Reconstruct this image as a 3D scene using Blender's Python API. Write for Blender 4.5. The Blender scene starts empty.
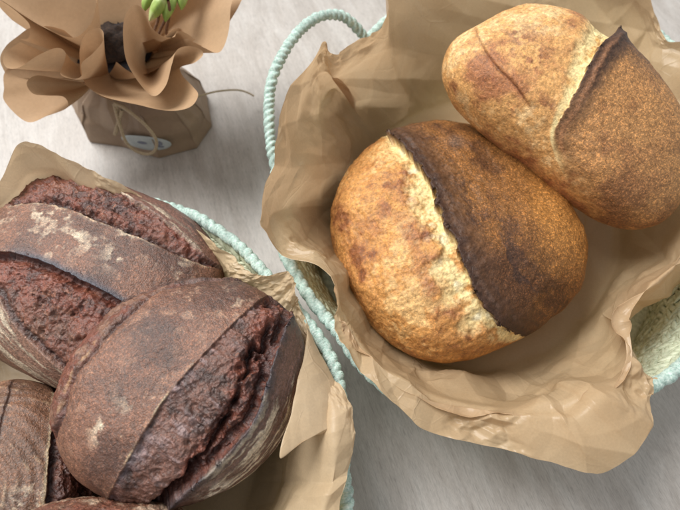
import bpy, bmesh, math, random
import numpy as np
from mathutils import Vector, Matrix

R = math.radians
S = bpy.context.scene
COL = S.collection

# ------------------------------------------------------------------ camera
H, PITCH, HFOV = 0.50, R(27), R(65)
TH = math.tan(HFOV / 2)
cam_d = bpy.data.cameras.new('camera')
cam = bpy.data.objects.new('camera', cam_d)
COL.objects.link(cam)
cam.location = (0, 0, H)
cam.rotation_euler = (PITCH, 0, 0)
cam_d.sensor_width = 36
cam_d.lens = 18 / TH
cam_d.clip_start = 0.01
cam_d.clip_end = 50
cam_d.dof.use_dof = True
cam_d.dof.focus_distance = 0.40
cam_d.dof.aperture_fstop = 7.0
S.camera = cam

# ------------------------------------------------------------------ light
S.view_settings.view_transform = 'Standard'
S.view_settings.look = 'None'
S.view_settings.exposure = 0.0
S.view_settings.gamma = 1.0
W = bpy.data.worlds.new('World')
S.world = W
W.use_nodes = True
bg = W.node_tree.nodes['Background']
bg.inputs[0].default_value = (0.985, 0.99, 1.0, 1)
bg.inputs[1].default_value = 0.54


def area(name, loc, aim, sx, sy, power, color):
    d = bpy.data.lights.new(name, 'AREA')
    d.shape = 'RECTANGLE'
    d.size, d.size_y = sx, sy
    d.energy = power
    d.color = color
    o = bpy.data.objects.new(name, d)
    COL.objects.link(o)
    o.location = loc
    o.rotation_euler = (Vector(aim) - Vector(loc)).to_track_quat('-Z', 'Y').to_euler()
    return o


area('window_light', (-1.50, 1.35, 2.70), (0, 0.20, 0.05), 2.0, 1.6, 156, (1.0, 0.985, 0.96))


# ------------------------------------------------------------------ helpers
def at(px, py, z):
    """the point of height z that the photograph shows at (px, py)"""
    u = (px - 340) / 340 * TH
    v = (255 - py) / 340 * TH
    c, s = math.cos(PITCH), math.sin(PITCH)
    d = np.array([u, c * v + s, s * v - c])
    return np.array([0, 0, H]) + d * ((z - H) / d[2])


def tag(o, label=None, cat=None, group=None, kind=None):
    if label: o['label'] = label
    if cat: o['category'] = cat
    if group: o['group'] = group
    if kind: o['kind'] = kind
    return o


def empty(name, loc):
    o = bpy.data.objects.new(name, None)
    o.empty_display_size = 0.02
    COL.objects.link(o)
    o.location = loc
    return o


def lin(r, g, b):
    c = np.array([r, g, b], float) / 255
    return np.where(c <= 0.04045, c / 12.92, ((c + 0.055) / 1.055) ** 2.4)


def ss(a, b, x):
    t = np.clip((x - a) / (b - a), 0, 1)
    return t * t * (3 - 2 * t)


def mixc(A, B, f):
    return A + (B - A) * f[:, None]


def hash3(i, j, k, seed):
    n = (i.astype(np.int64) * 374761393 + j.astype(np.int64) * 668265263
         + k.astype(np.int64) * 1442695041 + seed * 974634533) & 0xFFFFFFFF
    n = ((n ^ (n >> 13)) * 1274126177) & 0xFFFFFFFF
    n = ((n ^ (n >> 16)) * 2246822519) & 0xFFFFFFFF
    n = n ^ (n >> 15)
    return n.astype(np.float64) / 4294967295.0


def vnoise(P, seed=0):
    I = np.floor(P)
    f = P - I
    f = f * f * f * (f * (f * 6 - 15) + 10)
    I = I.astype(np.int64)
    out = 0
    for a in (0, 1):
        wa = f[:, 0] if a else 1 - f[:, 0]
        for b in (0, 1):
            wb = f[:, 1] if b else 1 - f[:, 1]
            for c in (0, 1):
                wc = f[:, 2] if c else 1 - f[:, 2]
                out = out + wa * wb * wc * hash3(I[:, 0] + a, I[:, 1] + b, I[:, 2] + c, seed)
    return out * 2 - 1


ROT = np.array(Matrix.Rotation(0.7, 3, Vector((0.4, 0.7, 0.6)).normalized()))


def fbm(P, freq, octs=4, seed=0, gain=0.5):
    q = P * freq
    a, out, tot = 1.0, 0, 0
    for k in range(octs):
        out = out + a * vnoise(q, seed + k * 17)
        tot += a
        a *= gain
        q = q @ ROT * 2.03 + 3.1
    return out / tot * 1.5


def ridged(P, freq, octs=4, seed=0):
    q = P * freq
    a, out, tot = 1.0, 0, 0
    for k in range(octs):
        out = out + a * (1 - np.abs(vnoise(q, seed + k * 13)) * 2)
        tot += a
        a *= 0.55
        q = q @ ROT * 2.07 + 1.7
    return out / tot


def worley(P, freq, seed=0):
    q = P * freq
    I = np.floor(q).astype(np.int64)
    best = np.full(len(P), 9.0)
    for a in (-1, 0, 1):
        for b in (-1, 0, 1):
            for c in (-1, 0, 1):
                i, j, k = I[:, 0] + a, I[:, 1] + b, I[:, 2] + c
                d = ((i + hash3(i, j, k, seed) - q[:, 0]) ** 2 + (j + hash3(i, j, k, seed + 1) - q[:, 1]) ** 2
                     + (k + hash3(i, j, k, seed + 2) - q[:, 2]) ** 2)
                best = np.minimum(best, d)
    return np.sqrt(best)


def facets(x, y, seed=0, warp=0.35):
    """crumpled-sheet height: flat triangles with sharp creases, about -1..1"""
    z0 = np.zeros_like(x)
    q = np.stack([x, y, z0], 1)
    x = x + warp * vnoise(q * 0.9 + 5.3, seed + 91)
    y = y + warp * vnoise(q * 0.9 + 17.7, seed + 92)
    F = 0.5 * (math.sqrt(3) - 1)
    G = (3 - math.sqrt(3)) / 6
    s = (x + y) * F
    i, j = np.floor(x + s), np.floor(y + s)
    fx, fy = x + s - i, y + s - j
    zi = np.zeros_like(i).astype(np.int64)
    h = lambda a, b: hash3(a.astype(np.int64), b.astype(np.int64), zi, seed) * 2 - 1
    up = fx >= fy
    h00, h11 = h(i, j), h(i + 1, j + 1)
    hm = np.where(up, h(i + 1, j), h(i, j + 1))
    big, small = np.maximum(fx, fy), np.minimum(fx, fy)
    return h00 * (1 - big) + hm * (big - small) + h11 * small


def catmull(P, n, closed=False):
    P = np.asarray(P, float)
    K = len(P)
    m = K if closed else K - 1
    t = np.linspace(0, m, n, endpoint=not closed)
    i = np.minimum(np.floor(t).astype(int), m - 1)
    f = (t - i)[:, None]
    g = (lambda k: P[k % K]) if closed else (lambda k: P[np.clip(k, 0, K - 1)])
    a, b, c, d = g(i - 1), g(i), g(i + 1), g(i + 2)
    return 0.5 * (2 * b + (c - a) * f + (2 * a - 5 * b + 4 * c - d) * f ** 2 + (3 * b - a - 3 * c + d) * f ** 3)


def resample(P, n):
    P = np.asarray(P, float)
    s = np.r_[0, np.cumsum(np.linalg.norm(np.diff(P, axis=0), axis=1))]
    t = np.linspace(0, s[-1], n)
    return np.stack([np.interp(t, s, P[:, k]) for k in range(P.shape[1])], 1)


def mesh_obj(name, V, F, mat, parent=None, smooth=True, loc=(0, 0, 0), cols=None):
    """V: (n,3) array, F: list of equal-length faces as an array (m,k)"""
    V = np.asarray(V, np.float32)
    F = np.asarray(F, np.int32)
    me = bpy.data.meshes.new(name)
    k = F.shape[1]
    me.vertices.add(len(V))
    me.vertices.foreach_set('co', V.ravel())
    me.loops.add(F.size)
    me.loops.foreach_set('vertex_index', F.ravel())
    me.polygons.add(len(F))
    me.polygons.foreach_set('loop_start', np.arange(0, F.size, k, dtype=np.int32))
    me.polygons.foreach_set('loop_total', np.full(len(F), k, np.int32))
    me.polygons.foreach_set('use_smooth', np.full(len(F), smooth))
    me.update(calc_edges=True)
    me.validate()
    if cols is not None:
        a = me.attributes.new('crust', 'FLOAT_COLOR', 'POINT')
        a.data.foreach_set('color', np.asarray(cols, np.float32).ravel())
    me.materials.append(mat)
    o = bpy.data.objects.new(name, me)
    COL.objects.link(o)
    o.location = loc
    if parent is not None:
        o.parent = parent
        o.matrix_parent_inverse = Matrix.Translation(-parent.location)
    return o


def grid_faces(n, m, cu=False, cv=False, base=0):
    i = np.arange(n if cu else n - 1)
    j = np.arange(m if cv else m - 1)
    I, J = np.meshgrid(i, j, indexing='ij')
    I2, J2 = (I + 1) % n, (J + 1) % m
    return np.stack([I * m + J, I2 * m + J, I2 * m + J2, I * m + J2], -1).reshape(-1, 4) + base


class MB:
    """collects several quad pieces into one mesh"""
    def __init__(s): s.V, s.F, s.n = [], [], 0

    def add(s, V, F):
        s.V.append(np.asarray(V, float)); s.F.append(np.asarray(F) + s.n); s.n += len(V)

    def build(s, name, mat, parent=None, smooth=True):
        return mesh_obj(name, np.concatenate(s.V), np.concatenate(s.F), mat, parent, smooth)


def frames(P, closed=False):
    T = (np.roll(P, -1, 0) - np.roll(P, 1, 0)) if closed else np.gradient(P, axis=0)
    T /= np.linalg.norm(T, axis=1)[:, None] + 1e-12
    up = np.array([0, 0, 1.0])
    B = np.cross(T, up)
    bad = np.linalg.norm(B, axis=1) < 0.05
    B[bad] = np.cross(T[bad], [0, 1.0, 0])
    for k in range(1, len(B)):
        if B[k] @ B[k - 1] < 0: B[k] = -B[k]
    B /= np.linalg.norm(B, axis=1)[:, None]
    N = np.cross(B, T)
    return T, B, N


def tube(P, rad, m=10, closed=False, mod=None):
    """rad: number or array along P; mod(s, phi) -> factor on the radius"""
    P = np.asarray(P, float)
    T, B, N = frames(P, closed)
    s = np.r_[0, np.cumsum(np.linalg.norm(np.diff(P, axis=0), axis=1))]
    phi = np.linspace(0, 2 * np.pi, m, endpoint=False)
    r = np.broadcast_to(np.asarray(rad, float), (len(P),))[:, None] * np.ones((1, m))
    if mod is not None: r = r * mod(s[:, None], phi[None, :])
    V = P[:, None, :] + r[..., None] * (np.cos(phi)[None, :, None] * B[:, None, :] + np.sin(phi)[None, :, None] * N[:, None, :])
    return V.reshape(-1, 3), grid_faces(len(P), m, closed, True)


def normals_grid(P, closed_u=False):
    du = (np.roll(P, -1, 0) - np.roll(P, 1, 0)) if closed_u else np.gradient(P, axis=0)
    dv = np.gradient(P, axis=1)
    n = np.cross(du, dv)
    return n / (np.linalg.norm(n, axis=2)[..., None] + 1e-9)


# ------------------------------------------------------------------ materials
def material(name):
    m = bpy.data.materials.new(name)
    m.use_nodes = True
    t = m.node_tree
    t.nodes.clear()
    return m, t, (lambda k, **kw: node(t, k, **kw))


def node(t, kind, **kw):
    n = t.nodes.new(kind)
    for k, v in kw.items():
        if k in n.inputs.keys() if isinstance(k, str) else False:
            n.inputs[k].default_value = v
        elif hasattr(n, k):
            setattr(n, k, v)
    return n


def ramp(t, stops, src):
    r = t.nodes.new('ShaderNodeValToRGB')
    e = r.color_ramp.elements
    while len(e) < len(stops): e.new(0.5)
    for k, (p, c) in enumerate(stops):
        e[k].position = p
        e[k].color = (*c, 1) if hasattr(c, '__len__') else (c, c, c, 1)
    t.links.new(src, r.inputs[0])
    return r.outputs[0]


def mix(t, kind, fac, a, b):
    n = t.nodes.new('ShaderNodeMix')
    n.data_type = 'RGBA'
    n.blend_type = kind
    n.clamp_result = False
    for sock, v in ((0, fac), (6, a), (7, b)):
        if hasattr(v, 'links'): t.links.new(v, n.inputs[sock])
        else: n.inputs[sock].default_value = v if not hasattr(v, '__len__') else (*v, 1)
    return n.outputs[2]


def noise(t, vec, scale, detail=4, rough=0.55, dist=0.0):
    n = t.nodes.new('ShaderNodeTexNoise')
    n.inputs['Scale'].default_value = scale
    n.inputs['Detail'].default_value = detail
    n.inputs['Roughness'].default_value = rough
    n.inputs['Distortion'].default_value = dist
    if vec is not None: t.links.new(vec, n.inputs['Vector'])
    return n.outputs['Fac']


def bump(t, h, strength, dist, prev=None):
    b = t.nodes.new('ShaderNodeBump')
    b.inputs['Strength'].default_value = strength
    b.inputs['Distance'].default_value = dist
    t.links.new(h, b.inputs['Height'])
    if prev is not None: t.links.new(prev, b.inputs['Normal'])
    return b.outputs[0]


def principled(t, base, rough, spec=0.5, normal=None):
    p = t.nodes.new('ShaderNodeBsdfPrincipled')
    for k, v in (('Base Color', base), ('Roughness', rough), ('Specular IOR Level', spec)):
        if hasattr(v, 'links'): t.links.new(v, p.inputs[k])
        else: p.inputs[k].default_value = v if not hasattr(v, '__len__') else (*v, 1)
    if normal is not None: t.links.new(normal, p.inputs['Normal'])
    return p


def output(t, shader):
    o = t.nodes.new('ShaderNodeOutputMaterial')
    t.links.new(shader, o.inputs['Surface'])


def coord(t, kind='Object'):
    return t.nodes.new('ShaderNodeTexCoord').outputs[kind]


def mapping(t, vec, scale=(1, 1, 1), rot=(0, 0, 0)):
    m = t.nodes.new('ShaderNodeMapping')
    m.inputs['Scale'].default_value = scale
    m.inputs['Rotation'].default_value = rot
    t.links.new(vec, m.inputs['Vector'])
    return m.outputs[0]


def crust_material(name, light, lightfac, scale, bumpy, rough, spec):
    """colour regions come from the mesh; fine blisters and flour grains are noise"""
    m, t, _ = material(name)
    v = coord(t)
    a = t.nodes.new('ShaderNodeAttribute')
    a.attribute_name = 'crust'
    n1 = noise(t, v, scale, 3, 0.6)
    f1 = ramp(t, [(0.52, 0.0), (0.61, 1.0)], n1)
    mul = t.nodes.new('ShaderNodeMath'); mul.operation = 'MULTIPLY'
    t.links.new(f1, mul.inputs[0]); t.links.new(a.outputs['Alpha'], mul.inputs[1])
    mul2 = t.nodes.new('ShaderNodeMath'); mul2.operation = 'MULTIPLY'
    t.links.new(mul.outputs[0], mul2.inputs[0]); mul2.inputs[1].default_value = lightfac
    bright = mix(t, 'MULTIPLY', 1.0, a.outputs['Color'], light)
    c = mix(t, 'MIX', mul2.outputs[0], a.outputs['Color'], bright)
    n2 = noise(t, v, scale * 0.45, 4, 0.65)
    c = mix(t, 'MULTIPLY', 1.0, c, ramp(t, [(0.32, 0.58), (0.68, 1.26)], n2))
    n3 = noise(t, v, scale * 1.2, 3, 0.6)
    nb = bump(t, n2, bumpy, 0.0012)
    nb = bump(t, n3, bumpy, 0.0006, nb)
    rg = ramp(t, [(0.3, rough - 0.1), (0.7, rough + 0.12)], n2)
    output(t, principled(t, c, rg, spec, nb).outputs[0])
    return m


def paper_material(name, col, col2, trans, rough, fibre=600, crease=0.0):
    m, t, _ = material(name)
    v = coord(t)
    n = noise(t, v, 22, 5, 0.6)
    c = mix(t, 'MIX', ramp(t, [(0.3, 0.0), (0.72, 1.0)], n), col, col2)
    f = noise(t, v, fibre, 3, 0.6)
    c = mix(t, 'MULTIPLY', 1.0, c, ramp(t, [(0.3, 0.95), (0.7, 1.04)], f))
    cr = noise(t, v, 70, 4, 0.6, 0.8)
    nb = bump(t, cr, 0.03, 0.003)
    nb = bump(t, f, 0.15, 0.0005, nb)
    if crease:
        wv = t.nodes.new('ShaderNodeVectorMath'); wv.operation = 'MULTIPLY_ADD'
        nz = t.nodes.new('ShaderNodeTexNoise'); nz.inputs['Scale'].default_value = 9
        t.links.new(v, nz.inputs['Vector'])
        t.links.new(nz.outputs['Color'], wv.inputs[0]); wv.inputs[1].default_value = (0.05, 0.05, 0.05); t.links.new(v, wv.inputs[2])
        worn = ramp(t, [(0.46, 0.0), (0.62, 1.0)], noise(t, v, 14, 3, 0.6))
        for sc, wd in ((17, 0.022), (43, 0.028)):
            vo = t.nodes.new('ShaderNodeTexVoronoi')
            vo.feature = 'DISTANCE_TO_EDGE'
            vo.inputs['Scale'].default_value = sc
            t.links.new(wv.outputs[0], vo.inputs['Vector'])
            ln = ramp(t, [(0.0, 1.0), (wd, 0.0)], vo.outputs['Distance'])
            mm = t.nodes.new('ShaderNodeMath'); mm.operation = 'MULTIPLY'
            t.links.new(ln, mm.inputs[0]); t.links.new(worn, mm.inputs[1])
            nb = bump(t, mm.outputs[0], crease, 0.0011 if sc < 30 else 0.0006, nb)
            m3 = t.nodes.new('ShaderNodeMath'); m3.operation = 'MULTIPLY'
            t.links.new(mm.outputs[0], m3.inputs[0]); m3.inputs[1].default_value = 0.05
            c = mix(t, 'MIX', m3.outputs[0], c, L_(236, 214, 182))
    p = principled(t, c, rough, 0.38, nb)
    tr = t.nodes.new('ShaderNodeBsdfTranslucent')
    t.links.new(c, tr.inputs['Color'])
    t.links.new(nb, tr.inputs['Normal'])
    mx = t.nodes.new('ShaderNodeMixShader')
    mx.inputs[0].default_value = trans
    t.links.new(p.outputs[0], mx.inputs[1])
    t.links.new(tr.outputs[0], mx.inputs[2])
    output(t, mx.outputs[0])
    return m


def fibre_material(name, stops, scale, rough=0.6, stretch=(1, 1, 1), bumpy=0.4, big=None):
    m, t, _ = material(name)
    v = mapping(t, coord(t), stretch)
    n = noise(t, v, scale, 4, 0.6)
    c = ramp(t, stops, n)
    if big:
        c = mix(t, 'MULTIPLY', 1.0, c, ramp(t, [(0.35, big[1]), (0.65, big[2])], noise(t, coord(t), big[0], 3, 0.5)))
    n2 = noise(t, v, scale * 3, 3, 0.6)
    output(t, principled(t, c, rough, 0.35, bump(t, n2, bumpy, 0.0008)).outputs[0])
    return m


L_ = lambda r, g, b: tuple(lin(r, g, b))
M = {}
M['wheat'] = crust_material('wheat_crust', (2.5, 2.25, 1.95), 1.0, 700, 0.7, 0.46, 0.32)
M['rye'] = crust_material('rye_crust', (2.3, 2.1, 1.9), 1.0, 760, 0.9, 0.40, 0.65)
M['parchment'] = paper_material('parchment', L_(206, 176, 138), L_(216, 190, 154), 0.46, 0.30, crease=0.3)
M['parchment_pale'] = paper_material('pale_parchment', L_(212, 186, 150), L_(222, 198, 164), 0.40, 0.38, crease=0.25)
M['kraft'] = paper_material('kraft_wrap', L_(182, 150, 116), L_(190, 158, 124), 0.22, 0.5, 300)
M['bag'] = paper_material('kraft_bag', L_(146, 124, 104), L_(162, 140, 118), 0.08, 0.5, 300)
M['seagrass'] = fibre_material('seagrass', [(0.25, L_(160, 168, 142)), (0.5, L_(198, 206, 178)), (0.75, L_(222, 227, 204))], 260, 0.55, big=(60, 0.8, 1.1))
M['mint'] = fibre_material('mint_rope', [(0.28, L_(150, 182, 170)), (0.5, L_(192, 216, 206)), (0.72, L_(226, 238, 230))], 520, 0.65, bumpy=0.9, big=(110, 0.8, 1.1))
M['twine'] = fibre_material('jute_twine', [(0.3, L_(160, 142, 116)), (0.7, L_(206, 190, 162))], 900, 0.8)
M['label'] = fibre_material('label_paper', [(0.3, L_(166, 176, 180)), (0.7, L_(190, 198, 200))], 120, 0.45, bumpy=0.05)
M['ink'] = fibre_material('label_ink', [(0.3, L_(104, 110, 130)), (0.7, L_(136, 142, 158))], 300, 0.6, bumpy=0.05)
M['liner'] = fibre_material('dark_tissue', [(0.3, L_(26, 27, 36)), (0.7, L_(52, 48, 50))], 60, 0.7)
M['soil'] = fibre_material('potting_soil', [(0.3, L_(24, 19, 18)), (0.7, L_(62, 46, 36))], 300, 0.9, bumpy=0.8)
M['bud'] = fibre_material('green_petal', [(0.3, L_(104, 132, 58)), (0.5, L_(148, 172, 88)), (0.7, L_(196, 208, 150))], 60, 0.4, (1, 1, 0.3), 0.2)
M['stem'] = fibre_material('plant_stem', [(0.3, L_(92, 70, 56)), (0.7, L_(134, 104, 84))], 300, 0.6)


def table_material():
    m, t, _ = material('washed_oak_laminate')
    v = coord(t)
    g = mapping(t, v, (1, 1, 1), (0, 0, R(-19)))
    a = noise(t, mapping(t, g, (14, 3.2, 1)), 3.0, 6, 0.66, 0.8)
    b = noise(t, mapping(t, g, (120, 9, 1)), 2.2, 7, 0.75, 0.6)
    c = noise(t, mapping(t, g, (520, 60, 1)), 3.0, 5, 0.7)
    col = ramp(t, [(0.28, L_(162, 155, 148)), (0.5, L_(178, 172, 166)), (0.74, L_(190, 186, 181))], a)
    col = mix(t, 'MULTIPLY', 1.0, col, ramp(t, [(0.34, 0.90), (0.58, 1.04)], b))
    col = mix(t, 'MULTIPLY', 1.0, col, ramp(t, [(0.36, 0.86), (0.60, 1.08)], c))
    pores = noise(t, mapping(t, g, (420, 34, 1)), 2.0, 2, 0.5)
    col = mix(t, 'MULTIPLY', 1.0, col, ramp(t, [(0.58, 1.0), (0.64, 0.84)], pores))
    p = principled(t, col, ramp(t, [(0.3, 0.34), (0.7, 0.46)], b), 0.45, bump(t, b, 0.12, 0.0008))
    output(t, p.outputs[0])
    return m


M['table'] = table_material()

# ------------------------------------------------------------------ setting
n = 2
x = np.array([-1.6, 1.6]); y = np.array([-0.9, 2.1])
tv = np.array([[-1.7, -0.9, 0], [1.7, -0.9, 0], [1.7, 2.3, 0], [-1.7, 2.3, 0],
               [-1.7, -0.9, -0.03], [1.7, -0.9, -0.03], [1.7, 2.3, -0.03], [-1.7, 2.3, -0.03]])
tf = [[0, 1, 2, 3], [7, 6, 5, 4], [0, 4, 5, 1], [1, 5, 6, 2], [2, 6, 7, 3], [3, 7, 4, 0]]
tag(mesh_obj('table_top', tv, tf, M['table'], smooth=False), 'whitewashed wood grain table top under the baskets', 'table', kind='structure')


# ------------------------------------------------------------------ baskets
def lumps(pitch, starts, depth, seed, sharp=0.6):
    rng = np.random.default_rng(seed)
    ph = rng.uniform(0, 6.28, 6)

    def f(s, phi):
        w = s / pitch + starts * phi / (2 * np.pi) + 0.30 * np.sin(s * 61 + ph[0]) + 0.22 * np.sin(s * 143 + ph[1]) + 0.10 * np.sin(3 * phi + s * 40)
        k = np.floor(w).astype(np.int64)
        amp = 0.85 + 0.35 * hash3(k, k * 0, k * 0, seed)
        return (1 - depth) + depth * 1.25 * amp * np.abs(np.sin(np.pi * w)) ** sharp * (0.86 + 0.18 * np.abs(np.sin(np.pi * w * 4 + 4 * hash3(k, k * 0 + 1, k * 0, seed))))
    return f


def basket(label, rim_px, rim_z, shrink, centre_px, handles, seed):
    rim = catmull([at(px, py, rim_z) for px, py in rim_px], 2000, True)
    c = at(*centre_px, 0); c[2] = 0
    root = empty('woven_basket', tuple(c))
    tag(root, label, 'basket', 'mint rimmed woven baskets')
    # backing wall and bottom
    prof = []
    for k in range(15):
        f = k / 14
        sc = 1 - shrink * (1 - (1 - f) ** 2.2)
        prof.append((sc, rim_z * (1 - f) + 0.004 * f))
    ring = rim[::10]
    def level(sc, z, off=0.0):
        q = c + (ring - c) * sc
        q[:, 2] = z
        d = ring - c
        d[:, 2] = 0
        d /= np.linalg.norm(d, axis=1)[:, None]
        return q + d * off
    g = np.stack([level(s, z, 0.002) for s, z in prof] + [level(prof[-1][0] * k, 0.004) for k in (0.75, 0.5, 0.25, 0.02)], 1)
    mb = MB()
    mb.add(g.reshape(-1, 3), grid_faces(g.shape[0], g.shape[1], True, False))
    # the weave: rows of slanting strands, the slant turning from row to row
    rng = random.Random(seed)
    nrow = 13
    a = np.linspace(0, 2 * np.pi, 6, endpoint=False)
    tt = np.array([0.0, 0.18, 0.5, 0.82, 1.0])
    leaf = np.stack([np.stack([np.full(6, q - 0.5), np.cos(a) * (0.12 + 0.88 * math.sin(math.pi * q)) * 0.5,
                               np.sin(a) * (0.12 + 0.88 * math.sin(math.pi * q)) * 0.5], 1) for q in tt], 0)
    lf = grid_faces(5, 6, False, True)
    for r in range(nrow):
        f = (r + 0.6) / nrow
        sc, z = 1 - shrink * (1 - (1 - f) ** 2.2), rim_z * (1 - f) + 0.004 * f
        f2 = f - 0.02
        row = c + (rim - c) * sc
        row[:, 2] = z
        L = np.linalg.norm(np.diff(row, axis=0), axis=1).sum()
        nl = int(L / 0.0068)
        idx = ((np.arange(nl) + rng.random()) / nl * len(row)).astype(int) % len(row)
        sl = 1 if r % 2 else -1
        for i in idx:
            p = row[i]
            T = row[(i + 3) % len(row)] - row[i - 3]; T /= np.linalg.norm(T)
            inn = c - p; inn[2] = 0; inn -= T * (inn @ T); inn /= np.linalg.norm(inn)
            up = np.array([0, 0, 1.0]) - inn * (0.9 * (1 - f)); up /= np.linalg.norm(up)
            nn = np.cross(T, up)
            th = sl * (0.62 + rng.uniform(-0.15, 0.15))
            X = T * math.cos(th) + up * math.sin(th)
            Y = np.cross(nn, X)
            ln, wd, tk = 0.0200 * rng.uniform(0.85, 1.15), 0.0064 * rng.uniform(0.8, 1.2), 0.0045
            q = leaf.reshape(-1, 3) * np.array([ln, wd, tk])
            mb.add(p + inn * rng.uniform(-0.0004, 0.0016) + q @ np.stack([X, Y, nn]), lf)
    mb.build('woven_body', M['seagrass'], root)
    V, F = tube(rim + np.array([0, 0, 0.0015]), 0.0052, 18, True, lumps(0.0098, 2, 0.27, seed, 0.6))
    mesh_obj('rim', V, F, M['mint'], root)
    for hp in handles:
        pts = catmull([at(px, py, z) for px, py, z in hp], 420)
        V, F = tube(resample(pts, 420), 0.0050, 16, False, lumps(0.0066, 2, 0.36, seed + 5))
        mesh_obj('handle', V, F, M['mint'], root)
    return root


RIM_R = [(285, 254), (297, 276), (309, 297), (324, 316), (340, 335), (360, 364), (395, 394), (450, 415), (520, 423), (590, 409),
         (655, 384), (685, 361), (715, 320), (735, 250), (735, 170), (704, 92), (658, 36), (598, -4), (530, -23), (450, -20),
         (398, 12), (352, 58), (316, 112), (293, 170), (282, 222)]
RIM_L = [(190, 215), (213, 228), (236, 244), (257, 265), (273, 284), (287, 299), (300, 314), (315, 333), (327, 351), (334, 367),
         (339, 386), (341, 410), (342, 440), (343, 470), (346, 497), (345, 520), (330, 570), (290, 620), (220, 655), (130, 665), (40, 650), (-40, 600),
         (-100, 520), (-130, 420), (-120, 340), (-80, 260), (-20, 215), (50, 198), (130, 200)]
basket('woven seagrass basket with mint rope rim and raised loop handle, holding the two golden loaves', RIM_R, 0.090, 0.11, (507, 215),
       [[(279, 190, 0.080), (274, 162, 0.094), (270, 135, 0.104), (269, 103, 0.114), (272, 80, 0.120), (280, 60, 0.126), (292, 40, 0.130),
         (306, 25, 0.132), (322, 16, 0.131), (338, 15, 0.126), (350, 21, 0.118), (360, 32, 0.106), (376, 52, 0.086)]], 3)
basket('woven seagrass basket with mint rope rim, piled with dark brown loaves', RIM_L, 0.090, 0.18, (110, 425), [], 11)


# ------------------------------------------------------------------ parchment
def smooth_v(P, it):
    for _ in range(it):
        P[:, 1:-1] = 0.25 * P[:, :-2] + 0.5 * P[:, 1:-1] + 0.25 * P[:, 2:]
    return P


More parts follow.
